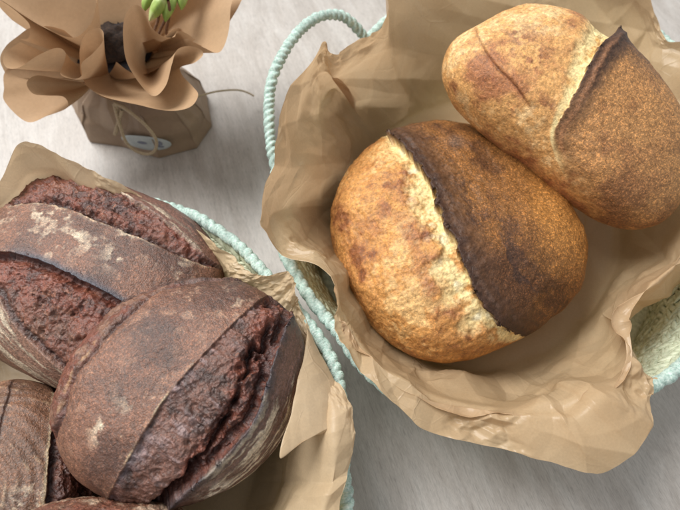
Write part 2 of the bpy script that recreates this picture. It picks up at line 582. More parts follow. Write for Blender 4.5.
def paper_sheet(name, stations, centre, mat, nu, nv, seed, amp, per, rot=0, extra=None, smooth=40, rim=None):
    """stations go round the sheet: (edge x, y, z), (ridge x, y, z), (foot x, y)"""
    st = stations[rot:] + stations[:rot]
    E = catmull([at(*s[0]) for s in st], nu, True)
    Rg = catmull([at(*s[1]) for s in st], nu, True)
    Ft = catmull([at(s[2][0], s[2][1], 0.014) for s in st], nu, True)
    C = at(*centre, 0.014)[None, :] + 0 * E
    v = np.linspace(0, 1, nv)
    P = np.zeros((nu, nv, 3))
    kn = (0, 0.34, 0.78, 1.0)
    rows = (C + (Ft - C) * 0.02, Ft, Rg, E)
    for k, q in enumerate(v):
        j = min(int(np.searchsorted(kn, q, side='right')) - 1, 2)
        f = (q - kn[j]) / (kn[j + 1] - kn[j])
        P[:, k] = rows[j] * (1 - f) + rows[j + 1] * f
    def over_rim(P, top):      # the sheet lies over the rope of the rim, never through it
        rm = catmull([at(px, py, 0.09) for px, py in rim], 260, True)
        dm = np.min(((P.reshape(-1, 1, 3)[:, :, :2] - rm[None, :, :2]) ** 2).sum(-1), 1).reshape(nu, nv) ** 0.5
        zmin = top - 0.05 * ss(0.007, 0.026, dm)
        dz = np.where(dm < 0.026, np.maximum(zmin - P[..., 2], 0), 0)
        for _ in range(6):
            dz = (dz + np.roll(dz, 1, 0) + np.roll(dz, -1, 0)) / 3
            dz[:, 1:-1] = (dz[:, :-2] + dz[:, 1:-1] + dz[:, 2:]) / 3
        P[..., 2] += dz
        return P
    P = smooth_v(P, smooth)
    if rim is not None: P = smooth_v(over_rim(P, 0.111), 8)
    N = normals_grid(P, True)
    Lv = 0.30
    U = np.repeat(np.linspace(0, per, nu, endpoint=False)[:, None], nv, 1).ravel()
    Vv = np.repeat((v * Lv)[None, :], nu, 0).ravel()
    q3 = P.reshape(-1, 3)
    wall = ss(0.30, 0.55, v)[None, :].repeat(nu, 0).ravel()
    rimw = ss(0.62, 0.92, v)[None, :].repeat(nu, 0).ravel()
    flr = 1 - wall
    patchy = np.clip(0.5 + 0.9 * vnoise(q3 * 16 + 3.3, seed + 40), 0, 1)
    clus = ss(0.05, 0.55, vnoise(q3 * 17 + 3.3, seed + 40) + 0.5 * vnoise(q3 * 41, seed + 41))     # where the sheet was squeezed
    d = wall * (0.0115 * facets(U / 0.075, Vv / 0.14, seed, 0.12) + 0.0045 * facets(U / 0.034 + Vv * 5, Vv / 0.08, seed + 1, 0.12))
    d += (0.30 + 0.70 * wall) * 0.0085 * facets(q3[:, 0] / 0.068 + q3[:, 2] / 0.07, q3[:, 1] / 0.068 + q3[:, 2] / 0.06, seed + 2, 0.12)
    d += (0.25 + 0.75 * wall) * (0.35 + 0.65 * clus) * 0.0058 * facets(q3[:, 0] / 0.028 + q3[:, 2] / 0.03, q3[:, 1] / 0.028 - q3[:, 2] / 0.027, seed + 3, 0.15)
    d += clus * (0.25 + 0.75 * rimw) * (0.0032 * facets(U / 0.012, Vv / 0.017, seed + 4, 0.2) + 0.0012 * facets(U / 0.006, Vv / 0.0085, seed + 5, 0.2))
    d *= amp
    P = P + N * d.reshape(nu, nv)[..., None]
    P[..., 2] += 0.004 * ss(0.35, 0.7, v)[None, :]
    if rim is not None: P = over_rim(P, 0.101)
    # a slightly uneven cut edge
    P[:, -1] += 0.0004 * vnoise(np.stack([np.linspace(0, per, nu) * 90, np.zeros(nu), np.zeros(nu)], 1), seed)[:, None]
    mb = MB()
    mb.add(P.reshape(-1, 3), grid_faces(nu, nv, True, False))
    for A, B, s2 in (extra or []):
        a = catmull([at(*p) for p in A], 160)
        b = catmull([at(*p) for p in B], 160)
        w = np.linspace(0, 1, 70)[None, :, None]
        G = a[:, None] * (1 - w) + b[:, None] * w
        bul = np.sin(np.pi * np.linspace(0, 1, 70)) ** 0.7
        G[..., 2] += 0.004 * bul[None, :]
        nn = normals_grid(G)
        g3 = G.reshape(-1, 3)
        dd = 0.0022 * facets(g3[:, 0] / 0.03, g3[:, 1] / 0.05, s2) + 0.0008 * facets(g3[:, 0] / 0.011, g3[:, 1] / 0.013, s2 + 1)
        G = G + nn * dd.reshape(160, 70)[..., None]
        mb.add(G.reshape(-1, 3), grid_faces(160, 70))
    return mb.build(name, mat)


ST_R = [
    ((320, 44, .165), (322, 78, .128), (374, 150)), ((332, 56, .148), (334, 84, .122), (382, 140)),
    ((351, 37, .155), (352, 66, .125), (392, 130)), ((370, 18, .155), (372, 45, .125), (404, 122)),
    ((374, -20, .15), (388, 12, .12), (420, 113)), ((430, -45, .15), (430, -5, .12), (445, 106)),
    ((500, -48, .15), (500, -8, .12), (480, 102)), ((580, -40, .15), (570, -2, .12), (515, 106)),
    ((640, -18, .145), (620, 10, .115), (545, 118)), ((654, 20, .125), (640, 34, .112), (565, 132)),
    ((662, 44, .118), (654, 56, .106), (580, 148)), ((695, 52, .13), (680, 70, .11), (592, 165)),
    ((735, 110, .13), (705, 120, .105), (605, 190)), ((745, 190, .12), (715, 190, .10), (613, 215)),
    ((712, 262, .074), (700, 244, .118), (617, 240)), ((676, 288, .064), (678, 263, .118), (615, 262)),
    ((655, 310, .064), (646, 290, .118), (608, 283)), ((633, 333, .070), (619, 316, .118), (598, 305)),
    ((650, 366, .104), (622, 334, .116), (583, 325)), ((653, 394, .108), (624, 362, .118), (565, 345)),
    ((641, 426, .106), (610, 388, .120), (545, 358)), ((616, 454, .104), (590, 406, .120), (530, 364)),
    ((596, 471, .103), (572, 416, .120), (515, 368)), ((570, 468, .104), (553, 416, .119), (500, 370)),
    ((525, 457, .107), (522, 411, .117), (485, 372)), ((475, 446, .108), (478, 404, .116), (458, 370)),
    ((425, 431, .110), (433, 396, .115), (432, 362)), ((395, 405, .110), (400, 386, .112), (416, 345)),
    ((370, 380, .112), (376, 362, .110), (398, 331)), ((352, 352, .112), (362, 336, .1), (382, 314)),
    ((345, 328, .112), (353, 318, .1), (372, 300)), ((340, 303, .112), (346, 296, .104), (364, 283)),
    ((320, 268, .118), (330, 262, .110), (354, 265)), ((286, 250, .122), (300, 243, .115), (352, 245)),
    ((272, 222, .135), (284, 216, .12), (350, 224)), ((268, 188, .142), (281, 184, .122), (350, 205)),
    ((282, 132, .152), (294, 140, .126), (357, 186)), ((300, 82, .162), (308, 104, .128), (366, 170)),
]
tag(paper_sheet('parchment_paper', ST_R, (478, 236), M['parchment'], 1500, 280, 21, 1.0, 1.25, rot=12, rim=RIM_R),
    'wide crumpled parchment sheet lining the basket of golden loaves', 'paper')

ST_L = [
    ((22, 147, .135), (36, 178, .112), (60, 235)), ((60, 158, .13), (68, 182, .11), (85, 235)),
    ((110, 177, .118), (108, 198, .10), (110, 240)), ((155, 205, .098), (148, 215, .09), (140, 252)),
    ((204, 236, .094), (192, 240, .088), (165, 270)), ((224, 254, .104), (212, 258, .092), (185, 290)),
    ((238, 270, .106), (226, 275, .094), (200, 305)), ((260, 281, .112), (245, 288, .096), (212, 320)),
    ((284, 283, .122), (266, 298, .102), (225, 335)), ((292, 305, .112), (278, 315, .10), (236, 350)),
    ((300, 322, .104), (290, 332, .098), (245, 370)), ((325, 357, .103), (312, 363, .106), (252, 390)),
    ((349, 402, .108), (331, 408, .112), (256, 415)), ((355, 440, .109), (334, 440, .113), (256, 440)),
    ((350, 474, .108), (332, 475, .112), (254, 465)), ((341, 500, .106), (324, 505, .110), (248, 490)),
    ((325, 575, .106), (305, 560, .108), (235, 530)), ((230, 660, .10), (215, 630, .094), (185, 570)),
    ((100, 690, .10), (100, 650, .094), (105, 590)), ((-50, 640, .10), (-30, 600, .094), (30, 560)),
    ((-140, 500, .10), (-110, 480, .094), (-30, 480)), ((-140, 340, .11), (-105, 350, .095), (-25, 380)),
    ((-80, 240, .115), (-60, 260, .10), (0, 290)), ((0, 190, .125), (8, 212, .106), (35, 250)),
]
FLAP = [([(308, 328, .103), (324, 355, .104), (338, 384, .104), (349, 402, .104), (354, 420, .104), (350, 432, .104)],
         [(307, 333, .106), (301, 362, .116), (292, 408, .124), (280, 458, .128), (312, 436, .118), (340, 433, .108)], 77)]
tag(paper_sheet('parchment_paper', ST_L, (110, 400), M['parchment_pale'], 1200, 220, 55, 0.6, 1.25, rot=19, extra=FLAP),
    'parchment sheet with a folded corner lining the basket of dark loaves', 'paper')


# ------------------------------------------------------------------ loaves
def ico(level):
    bm = bmesh.new()
    bmesh.ops.create_icosphere(bm, subdivisions=level, radius=1.0)
    V = np.array([v.co[:] for v in bm.verts])
    F = np.array([[v.index for v in f.verts] for f in bm.faces])
    bm.free()
    V = V / np.linalg.norm(V, axis=1)[:, None] + np.array([0, 0, 0.2])   # finer on the upper side
    return V / np.linalg.norm(V, axis=1)[:, None], F


ICO = {8: ico(8), 7: ico(7)}


def rotm(yaw, ty, tx):
    return np.array(Matrix.Rotation(yaw, 3, 'Z') @ Matrix.Rotation(ty, 3, 'Y') @ Matrix.Rotation(tx, 3, 'X'))


class Loaf:
    def __init__(s, c, hx, hy, ht, hb, n, yaw, ty=0, tx=0, hm=(0,) * 6, level=8, seed=0):
        s.c, s.hx, s.hy, s.ht, s.hb, s.n, s.hm = np.array(c), hx, hy, ht, hb, n, hm
        s.R = rotm(R(yaw), R(ty), R(tx))
        s.ang = (Matrix.Rotation(R(yaw), 3, 'Z') @ Matrix.Rotation(R(ty), 3, 'Y') @ Matrix.Rotation(R(tx), 3, 'X')).to_euler()
        D, s.F = ICO[level]
        h = np.where(D[:, 2] > 0, ht, hb)
        q = D / np.stack([np.full(len(D), hx), np.full(len(D), hy), h], 1)
        r = (np.abs(q) ** n).sum(1) ** (-1 / n)
        V = D * r[:, None]
        V[:, :2] *= s.har(V)[:, None]
        s.V = V
        N = np.stack([np.sign(V[:, 0]) * np.abs(V[:, 0] / hx) ** (n - 1) / hx, np.sign(V[:, 1]) * np.abs(V[:, 1] / hy) ** (n - 1) / hy,
                      np.sign(V[:, 2]) * np.abs(V[:, 2] / h) ** (n - 1) / h], 1)
        s.N = N / np.linalg.norm(N, axis=1)[:, None]
        s.seed = seed
        s.up = ss(-0.2, 0.25, s.N[:, 2])

    def har(s, P):
        th = np.arctan2(P[:, 1] / s.hy, P[:, 0] / s.hx)
        return 1 + sum(s.hm[2 * i] * np.cos(k * th) + s.hm[2 * i + 1] * np.sin(k * th) for i, k in enumerate((1, 3, 4)))

    def line(s, pts, n=70):
        out = []
        for px, py in pts:
            o = s.R.T @ (np.array([0, 0, H]) - s.c)
            w = at(px, py, 0) - np.array([0, 0, H]); w /= np.linalg.norm(w)
            d = s.R.T @ w
            t = np.linspace(0.15, 0.9, 3000)
            P = o + t[:, None] * d
            k = s.har(P)
            f = (np.abs(P[:, 0] / k / s.hx) ** s.n + np.abs(P[:, 1] / k / s.hy) ** s.n
                 + np.abs(P[:, 2] / np.where(P[:, 2] > 0, s.ht, s.hb)) ** s.n) - 1
            hit = np.nonzero(f < 0)[0]
            out.append(P[hit[0]] if len(hit) else P[np.argmin(f)])
        return resample(catmull(out, 300), n)

    def dist(s, pts):
        """signed distance to a cut (positive on the left of its travel), and place along it"""
        L = s.line(pts)
        near = np.zeros_like(s.V); best = np.full(len(s.V), 1e9); sg = np.ones(len(s.V)); tt = np.zeros(len(s.V))
        K = len(L) - 1
        for i in range(K):
            a, e = L[i], L[i + 1] - L[i]
            w = s.V - a
            t = np.clip(w @ e / (e @ e), 0, 1)
            dd = ((w - t[:, None] * e) ** 2).sum(1)
            m = dd < best
            best[m] = dd[m]
            near[m] = a + t[m, None] * e
            sg[m] = np.where((np.cross(e, w[m]) * s.N[m]).sum(1) >= 0, 1.0, -1.0)
            tt[m] = (i + t[m]) / K
        s.len = np.linalg.norm(np.diff(L, axis=0), axis=1).sum()
        g = (s.V - near) * sg[:, None]
        s.g = g / (np.linalg.norm(g, axis=1)[:, None] + 1e-5)
        return np.sqrt(best) * sg, tt

    def patch(s, px, py, rx, ry=None, ang=0):
        """soft 0..1 spot round the place seen at (px, py); rx, ry in metres"""
        p = s.line([(px, py), (px + 0.5, py + 0.5)])[0]
        return np.exp(-(((s.V - p) ** 2).sum(1)) / rx ** 2)

    def build(s, disp, col, speck, mat, label, group, name='bread_loaf', shift=0):
        V = s.V + s.N * disp[:, None] + shift
        cols = np.concatenate([np.clip(col, 0.002, 0.95), np.clip(speck, 0, 1)[:, None]], 1)
        o = mesh_obj(name, V, s.F, mat, cols=cols, loc=tuple(s.c))
        o.rotation_euler = s.ang
        tag(o, label, 'bread loaf', group)
        return o


def P1(t, knots):
    a = np.array(knots)
    return np.interp(t, a[:, 0], a[:, 1])


# ---- golden round loaf with the dark lifted ear
def loaf_a():
    lf = Loaf((0.1055, 0.2489, 0.055), 0.1122, 0.1187, 0.062, 0.042, 2.35, 16.3, 0, 0, (0, -.004, .004, -.027, .011, -.026), 8, 1)
    V = lf.V
    d0, t = lf.dist([(386, 130), (392, 139), (402, 148), (415, 161), (426, 177), (435, 194), (442, 212), (448, 228), (457, 246), (463, 264),
                     (470, 281), (478, 298), (489, 312), (503, 323), (516, 333), (530, 343)])
    g0 = lf.g
    fine = fbm(V, 420, 3, 5)
    jag = 0.0030 * fbm(V, 130, 3, 3) + 0.0012 * fine
    d = d0 + jag * (1 - ss(0.85, 1, t))
    env = ss(-0.02, 0.12, t) * (1 - ss(0.72, 0.99, t))
    w = P1(t, [(0, .005), (.12, .010), (.3, .015), (.5, .019), (.7, .020), (.85, .014), (1, .006)]) * (1 + 0.8 * fbm(V, 55, 4, 8))
    dark = ss(-0.0009, 0.0009, d)
    tear = ss(-1.25, -0.35, d / w) * (1 - dark)
    tearhard = ss(-1.0, -0.85, d / w) * (1 - dark)
    lump = ridged(V, 85, 4, 12)
    disp = 0.0022 * fbm(V, 22, 3, 2) * 1.0
    disp += dark * env * (0.0105 * np.exp(-np.maximum(d, 0) / 0.030))
    disp += dark * env * (0.5 + 0.5 * fbm(V, 40, 2, 14)) * (0.0009 * np.exp(-((d0 - 0.0085) / 0.0026) ** 2) - 0.0008 * np.exp(-((d0 - 0.0045) / 0.002) ** 2))
    disp -= tear * (0.0050 * env) * (0.8 + 0.3 * lump)
    disp += tear * (0.0007 * ridged(V, 170, 3, 31) + 0.0009 * fbm(np.stack([t * lf.len * 140, d * 45, V[:, 2] * 30], 1), 1.0, 3, 33))
    left = (1 - dark) * (1 - tear)
    disp += left * lf.up * (0.0016 * fbm(V, 60, 5, 41, 0.6) + 0.0009 * ridged(V, 140, 4, 44))
    disp += dark * 0.0005 * fbm(V, 130, 3, 55)
    # colour
    n1, n2, n3 = fbm(V, 28, 4, 61), fbm(V, 90, 4, 62), fbm(V, 230, 3, 63)
    gold = mixc(lin(200, 145, 84) + 0 * V, lin(148, 94, 56), ss(-0.4, 0.9, 0.45 * n1 + 0.7 * n2) * 0.8)
    gold = mixc(gold, lin(222, 182, 124), ss(0.15, 0.8, -n1 + 0.5 * n3) * 0.8)
    gold = mixc(gold, lin(120, 72, 46), ss(0.45, 1.0, n2 + 0.4 * n1) * 0.7)
    low = ss(0.012, -0.02, V[:, 2])
    for px, py, r in ((392, 205, .012), (412, 232, .014), (432, 255, .010), (375, 222, .008), (428, 282, .012), (452, 300, .012), (395, 172, .010)):
        gold = mixc(gold, lin(150, 98, 70), 0.65 * lf.patch(px, py, r) * ss(-0.5, 0.5, n2 + 0.6 * n3))
    gold = mixc(gold, lin(172, 116, 60), 0.6 * low)
    dk = mixc(lin(126, 86, 48) + 0 * V, lin(86, 57, 36), ss(-0.4, 0.5, n1 + 0.5 * n2))
    wp = lf.V @ lf.R.T
    warm = ss(0.045, 0.11, d + 0.012 * n1) * ss(0.03, -0.05, wp[:, 1] - 0.5 * wp[:, 0])
    dk = mixc(dk, lin(158, 110, 58), np.clip(0.9 * warm + 0.85 * low + 0.55 * ss(0.055, 0.10, d + 0.02 * n1), 0, 1))
    streak = fbm(np.stack([t * lf.len * 22, d * 190, V[:, 2] * 20], 1), 1.0, 4, 71)
    dk = mixc(dk, lin(56, 42, 38), ss(0.0, 0.8, streak + 0.3 * n1) * ss(0.075, 0.02, d) * 0.85)
    dk = mixc(dk, lin(88, 60, 41), 0.8 * ss(0.032, 0.010, d + 0.004 * n2))
    dk = mixc(dk, lin(66, 45, 35), ss(0.011, 0.003, d) * 0.85)
    dk = mixc(dk, lin(96, 76, 66), 0.55 * np.exp(-((d0 - 0.0095 + 0.002 * n1) / 0.0016) ** 2) * env * ss(-0.4, 0.4, n2))
    dk = mixc(dk, lin(118, 98, 84), 0.6 * lf.patch(455, 143, 0.009))
    pale = mixc(lin(240, 216, 158) + 0 * V, lin(210, 156, 92), ss(0.05, 0.75, n2 + 0.3 * n3))
    pale = mixc(pale, lin(232, 224, 192), ss(0.35, 0.9, fbm(V, 70, 3, 77)) * 0.8)
    pale = mixc(pale, lin(196, 124, 62), (1 - ss(0, .0, t)) * 0 + 0.5 * ss(0.3, 0.9, n3) * ss(-0.75, -1, d / w))
    col = mixc(gold, pale, tear)
    col = mixc(col, dk, dark)
    spk = 0.24 * left + 0.03 * tear + dark * (0.75 * ss(0.010, 0.030, d))
    shift = -g0 * (dark * env * 0.0042 * np.exp(-np.maximum(d, 0) / 0.007))[:, None]
    lf.build(disp, col, spk, M['wheat'], 'round golden loaf, dark on one half, split by a jagged pale tear', 'golden wheat loaves', shift=shift)


def loaf_b():
    lf = Loaf((0.2087, 0.3358, 0.125), 0.1203, 0.0679, 0.055, 0.040, 2.5, -38.4, 14, 14, (0, -.009, .017, -.057, -.005, .003), 8, 2)
    V = lf.V
    d0, t = lf.dist([(650, 10), (641, 18), (625, 25), (614, 35), (602, 46), (594, 57), (586, 73), (578, 88), (570, 103), (562, 118), (554, 132), (554, 150), (562, 170), (576, 194), (596, 222), (612, 245)])
    g0 = lf.g
    tf = t; t = np.clip(t / 0.575, 0, 1)
    n1, n2, n3 = fbm(V, 26, 4, 161), fbm(V, 85, 4, 162), fbm(V, 230, 3, 163)
    d = d0 + (0.0012 * fbm(V, 150, 3, 103) + 0.0006 * fbm(V, 420, 2, 104)) * (1 - ss(0.8, 1, t))
    env = (1 - ss(0.3, 0.95, t)) * (0.45 + 0.55 * ss(0.0, 0.22, t))
    endf = 1 - ss(0.93, 1.0, t)
    w = P1(t, [(0, .034), (.25, .031), (.5, .021), (.75, .011), (.9, .005), (1, .002)]) * (1 + 0.3 * n1)
    # below its end the cut fades out, and the two crusts run into each other
    past = ss(0.50, 0.75, tf)
    soft = 0.0008 + 0.020 * past
    dark = ss(-soft, soft, d - 0.008 * past + 0.006 * past * n2)
    tear = ss(-1.0, -0.35, d / w) * (1 - dark) * (1 - past)
    d2, t2 = lf.dist([(472, 22), (475, 30), (481, 43), (489, 57), (500, 70), (512, 82), (525, 99), (538, 121)])
    e2 = ss(0, 0.1, t2) * (1 - ss(0.8, 1, t2))
    disp = 0.0018 * fbm(V, 20, 3, 105)
    disp += dark * env * 0.0075 * np.exp(-np.maximum(d, 0) / 0.030)
    disp += dark * env * 0.0012 * np.exp(-((d - 0.007) / 0.002) ** 2)
    disp -= tear * env * 0.0045 * (0.7 + 0.4 * ridged(V, 70, 3, 111))
    disp -= e2 * 0.0014 * np.exp(-(d2 / 0.0016) ** 2)
    disp += e2 * 0.0016 * ss(-0.001, 0.001, d2) * np.exp(-np.abs(d2) / 0.012)
    disp += lf.up * 0.0005 * fbm(V, 120, 4, 121) * (1 - tear)
    gold = mixc(lin(206, 156, 98) + 0 * V, lin(164, 110, 72), ss(-0.1, 0.7, n1 + 0.5 * n2))
    gold = mixc(gold, lin(226, 190, 138), ss(0.1, 0.75, -n1 + 0.4 * n3) * 0.85)
    for px, py, r in ((517, 32, .010), (490, 80, .008), (508, 110, .006), (545, 107, .008), (573, 25, .006), (535, 60, .009), (455, 90, .006), (530, 45, .02)):
        gold = mixc(gold, lin(132, 80, 56), 0.75 * lf.patch(px, py, r) * ss(-0.5, 0.4, n2 + n3))
    wp = V @ lf.R.T
    lowb = ss(-0.004, -0.022, V[:, 2])
    gold = mixc(gold, lin(226, 182, 112), 0.8 * lowb)
    dk = mixc(lin(164, 120, 76) + 0 * V, lin(130, 90, 58), ss(-0.3, 0.6, n1 + 0.5 * n2))
    dk = mixc(dk, lin(164, 122, 78), ss(0.03, 0.08, d0) * 0.6)
    band = ss(0.020, 0.006, d - 0.006 * (1 - t) + 0.003 * n2)
    dk = mixc(dk, lin(58, 42, 38), 0.9 * band * (1 - 0.5 * ss(0.5, 1, t)) * (1 - past))
    dk = mixc(dk, lin(64, 49, 43), 0.9 * lf.patch(650, 42, 0.028))
    dk = mixc(dk, lin(170, 120, 84), 0.5 * np.exp(-((d - 0.006) / 0.002) ** 2) * ss(0.2, 0.5, t) * (1 - past))
    dk = mixc(dk, lin(214, 168, 102), 0.85 * lowb)
    pale = mixc(lin(240, 218, 160) + 0 * V, lin(220, 172, 106), ss(0.0, 0.8, n2 + 0.3 * n3))
    pale = mixc(pale, lin(214, 206, 168), ss(0.3, 0.9, fbm(V, 60, 3, 177)) * 0.7 * (1 - ss(0.3, 0.6, t)))
    col = mixc(gold, lin(110, 68, 46), 0.7 * e2 * np.exp(-(d2 / 0.0012) ** 2))
    col = mixc(col, pale, tear)
    col = mixc(col, dk, dark)
    spk = 0.26 * (1 - tear) + 0.36 * dark * (1 - band)
    shift = -g0 * (dark * env * 0.0030 * np.exp(-np.maximum(d, 0) / 0.006))[:, None]
    lf.build(disp, col, spk, M['wheat'], 'long golden loaf leaning on the round loaf, pale wedge beside its dark crest', 'golden wheat loaves', shift=shift)


def rough(V, seed):
    """torn crumb: ragged shelves, ridges and open pores"""
    q = fbm(V, 62, 4, seed + 5) * 2.4
    fl = np.floor(q)
    shelf = fl + ss(0.55, 1.0, q - fl)
    return (0.0017 * shelf + 0.0017 * ridged(V, 95, 5, seed) + 0.0012 * ridged(V, 250, 3, seed + 9)
            - 0.0024 * ss(0.42, 0.12, worley(V, 105, seed + 3)) * ss(-0.2, 0.4, vnoise(V * 45, seed)))


def rye_colours(V, seed):
    n1, n2, n3 = fbm(V, 30, 4, seed), fbm(V, 110, 4, seed + 1), fbm(V, 300, 3, seed + 2)
    crust = mixc(lin(120, 84, 66) + 0 * V, lin(90, 62, 50), ss(-0.3, 0.6, n1))
    crust = mixc(crust, lin(150, 112, 90), ss(0.1, 0.9, n2 + 0.4 * n3) * 0.6)
    crust = mixc(crust, lin(78, 58, 52), ss(0.45, 1.0, n1 + 0.4 * n2) * 0.7)
    red = mixc(lin(120, 68, 52) + 0 * V, lin(72, 41, 33), ss(-0.3, 0.6, n2 + 0.5 * n3))
    red = mixc(red, lin(160, 106, 82), ss(0.3, 1.0, n3 + 0.4 * n1) * 0.6)
    pur = mixc(lin(112, 78, 66) + 0 * V, lin(70, 48, 41), ss(-0.3, 0.6, n2 + 0.4 * n3))
    pur = mixc(pur, lin(156, 136, 138), ss(0.45, 1.0, n1 + 0.6 * n2) * 0.7)
    return n1, n2, n3, crust, red, pur


FLOUR = lin(206, 190, 166)


def streaks(t, d, ln, V, seed, a=28, b=330):
    return fbm(np.stack([t * ln * a, d * b, V[:, 2] * 12], 1), 1.0, 4, seed)


def loaf_e():
    lf = Loaf((-0.1154, 0.0948, 0.095), 0.0907, 0.076, 0.055, 0.040, 2.5, 32.7, 0, 0, (-.002, -.003, -.001, .002, .042, -.005), 8, 3)
    V = lf.V
    n1, n2, n3, crust, red, pur = rye_colours(V, 201)
    d1, t1 = lf.dist([(108, 500), (113, 490), (120, 475), (128, 461), (145, 431), (160, 407), (178, 383), (195, 364), (211, 347), (232, 325), (249, 310), (262, 299)])
    dE, tE = lf.dist([(286, 302), (290, 312), (288, 325), (282, 343), (275, 360), (269, 381), (264, 398), (260, 411), (247, 432), (235, 447), (216, 467), (195, 484), (174, 499), (160, 508)])
    gE = lf.g
    lenE = lf.len
    dL, tL = lf.dist([(52, 440), (57, 425), (63, 405), (70, 387), (80, 370), (94, 353), (108, 335), (123, 319), (138, 305), (155, 293), (172, 286), (192, 281)])
    j = 0.0008 * fbm(V, 200, 3, 211)
    d1 = d1 + j * 0.4; dE = dE + j * 1.5; dL = dL + 2.0 * j
    top = ss(-0.0007, 0.0007, d1)
    side = ss(-0.0009, 0.0009, dE)
    outer = ss(-0.0012, 0.0012, dL)
    mid = (1 - top) * (1 - side)
    wred = P1(tE, [(0, .020), (.25, .030), (.6, .024), (.85, .015), (1, .008)]) * (1 + 0.4 * n1)
    redm = mid * ss(-1.15, -0.8, dE / wred)
    gap = redm * np.exp(-((dE + 0.60 * wred + 0.004 * n2 + 0.003 * n1) / 0.0036) ** 2) * ss(-0.7, 0.1, fbm(V, 40, 3, 217))
    gap2 = redm * np.exp(-((dE + 0.005) / 0.004) ** 2)
    rg = rough(V, 221)
    disp = 0.0015 * fbm(V, 24, 3, 222)
    disp += mid * (rg * (0.50 + 0.60 * ss(-1.6, -0.6, dE / wred)) - 0.0012)
    mid_st = streaks(t1, d1, 0.19, V, 260, 240, 55)
    disp += mid * 0.0008 * mid_st
    disp -= gap * 0.0095 + gap2 * 0.0055
    disp += redm * 0.0022 * ss(0.1, 0.8, fbm(V, 55, 3, 231))
    disp += top * 0.0009 * np.exp(-(d1 / 0.003) ** 2)
    disp += side * 0.0052 * np.exp(-np.maximum(dE, 0) / 0.008) * ss(0, 0.12, tE)
    disp += top * (1 - outer) * 0.00025 * fbm(V, 180, 3, 223)
    groove = np.exp(-(dL / 0.0028) ** 2) * (0.5 + 0.5 * ss(-0.4, 0.4, fbm(V, 60, 3, 225)))
    disp -= groove * 0.0026
    disp += outer * top * (0.0008 + rg * 0.5)
    stE = streaks(tE, dE, lenE, V, 240)
    disp += side * 0.0007 * stE
    # colours
    fl = ss(0.1, 0.7, n2 + 0.5 * n3)
    col = crust.copy()
    for px, py, r, a in ((103, 428, .009, .9), (112, 440, .008, .9), (125, 402, .009, .5), (142, 403, .006, .6), (196, 300, .02, .15), (236, 300, .014, .3)):
        col = mixc(col, FLOUR, a * lf.patch(px, py, r) * fl)
    for px, py, r in ((118, 395, .013), (152, 345, .013), (170, 352, .010), (128, 385, .012)):
        col = mixc(col, lin(72, 54, 48), 0.6 * lf.patch(px, py, r) * ss(-0.6, 0.4, n2))
    seam = np.exp(-((d1 - 0.0010) / 0.0009) ** 2) * top * ss(-0.3, 0.5, fbm(V, 70, 3, 246))
    col = mixc(col, lin(176, 160, 130), np.clip(seam * (0.35 + 0.9 * (lf.patch(197, 364, .014) + lf.patch(150, 425, .02))) * ss(-0.5, 0.5, n2), 0, 1))
    col = mixc(col, lin(60, 46, 46), 0.8 * np.exp(-((d1 + 0.0010) / 0.0012) ** 2))
    col = mixc(col, pur, mid)
    col = mixc(col, lin(156, 136, 136), mid * ss(0.0, 0.8, mid_st + 0.3 * n1) * 0.6)
    col = mixc(col, lin(74, 66, 74), mid * 0.6 * np.exp(-(d1 / 0.009) ** 2) * ss(-0.2, 0.5, n1))
    col = mixc(col, red, redm)
    col = mixc(col, lin(44, 28, 28), np.clip(gap, 0, 1) * 0.8)
    col = mixc(col, lin(52, 32, 30), np.clip(gap2, 0, 1) * 0.7)
    red2 = mixc(red, lin(150, 112, 100), ss(0, 0.9, stE) * 0.4)
    col = mixc(col, mixc(red, crust, ss(-0.3, 0.5, n2)), outer * top * 0.9)
    col = mixc(col, lin(66, 40, 36), groove * 0.7)
    col = mixc(col, lin(190, 150, 110), np.exp(-((dL - 0.003) / 0.0012) ** 2) * ss(0.3, 0.8, fbm(V, 90, 3, 245)) * 0.6)
    sd = mixc(lin(108, 80, 70) + 0 * V, lin(72, 52, 46), ss(-0.3, 0.6, stE))
    sd = mixc(sd, FLOUR, ss(0.12, 0.5, stE + 0.25 * n1) * 0.85 * ss(0.25, 0.5, tE))
    sd = mixc(sd, lin(226, 216, 200), np.clip(lf.patch(216, 490, .009) * 1.3, 0, 1) * ss(-0.5, 0.2, n2))
    sd = mixc(sd, lin(56, 53, 60), np.exp(-np.maximum(dE - 0.001, 0) ** 2 / 0.0048 ** 2) * np.clip(0.7 + 0.5 * n2, 0, 1))
    col = mixc(col, sd, side)
    spk = 0.6 * top * (1 - outer) + 0.3 * mid + 0.25 * side
    shift = -gE * (side * 0.0045 * np.exp(-np.maximum(dE, 0) / 0.006) * ss(0.05, 0.2, tE) * (1 - ss(0.8, 0.95, tE)))[:, None]
    lf.build(disp, col, spk, M['rye'], 'big dark loaf on top of the pile, long red tear down its right side', 'dark rye loaves', shift=shift)


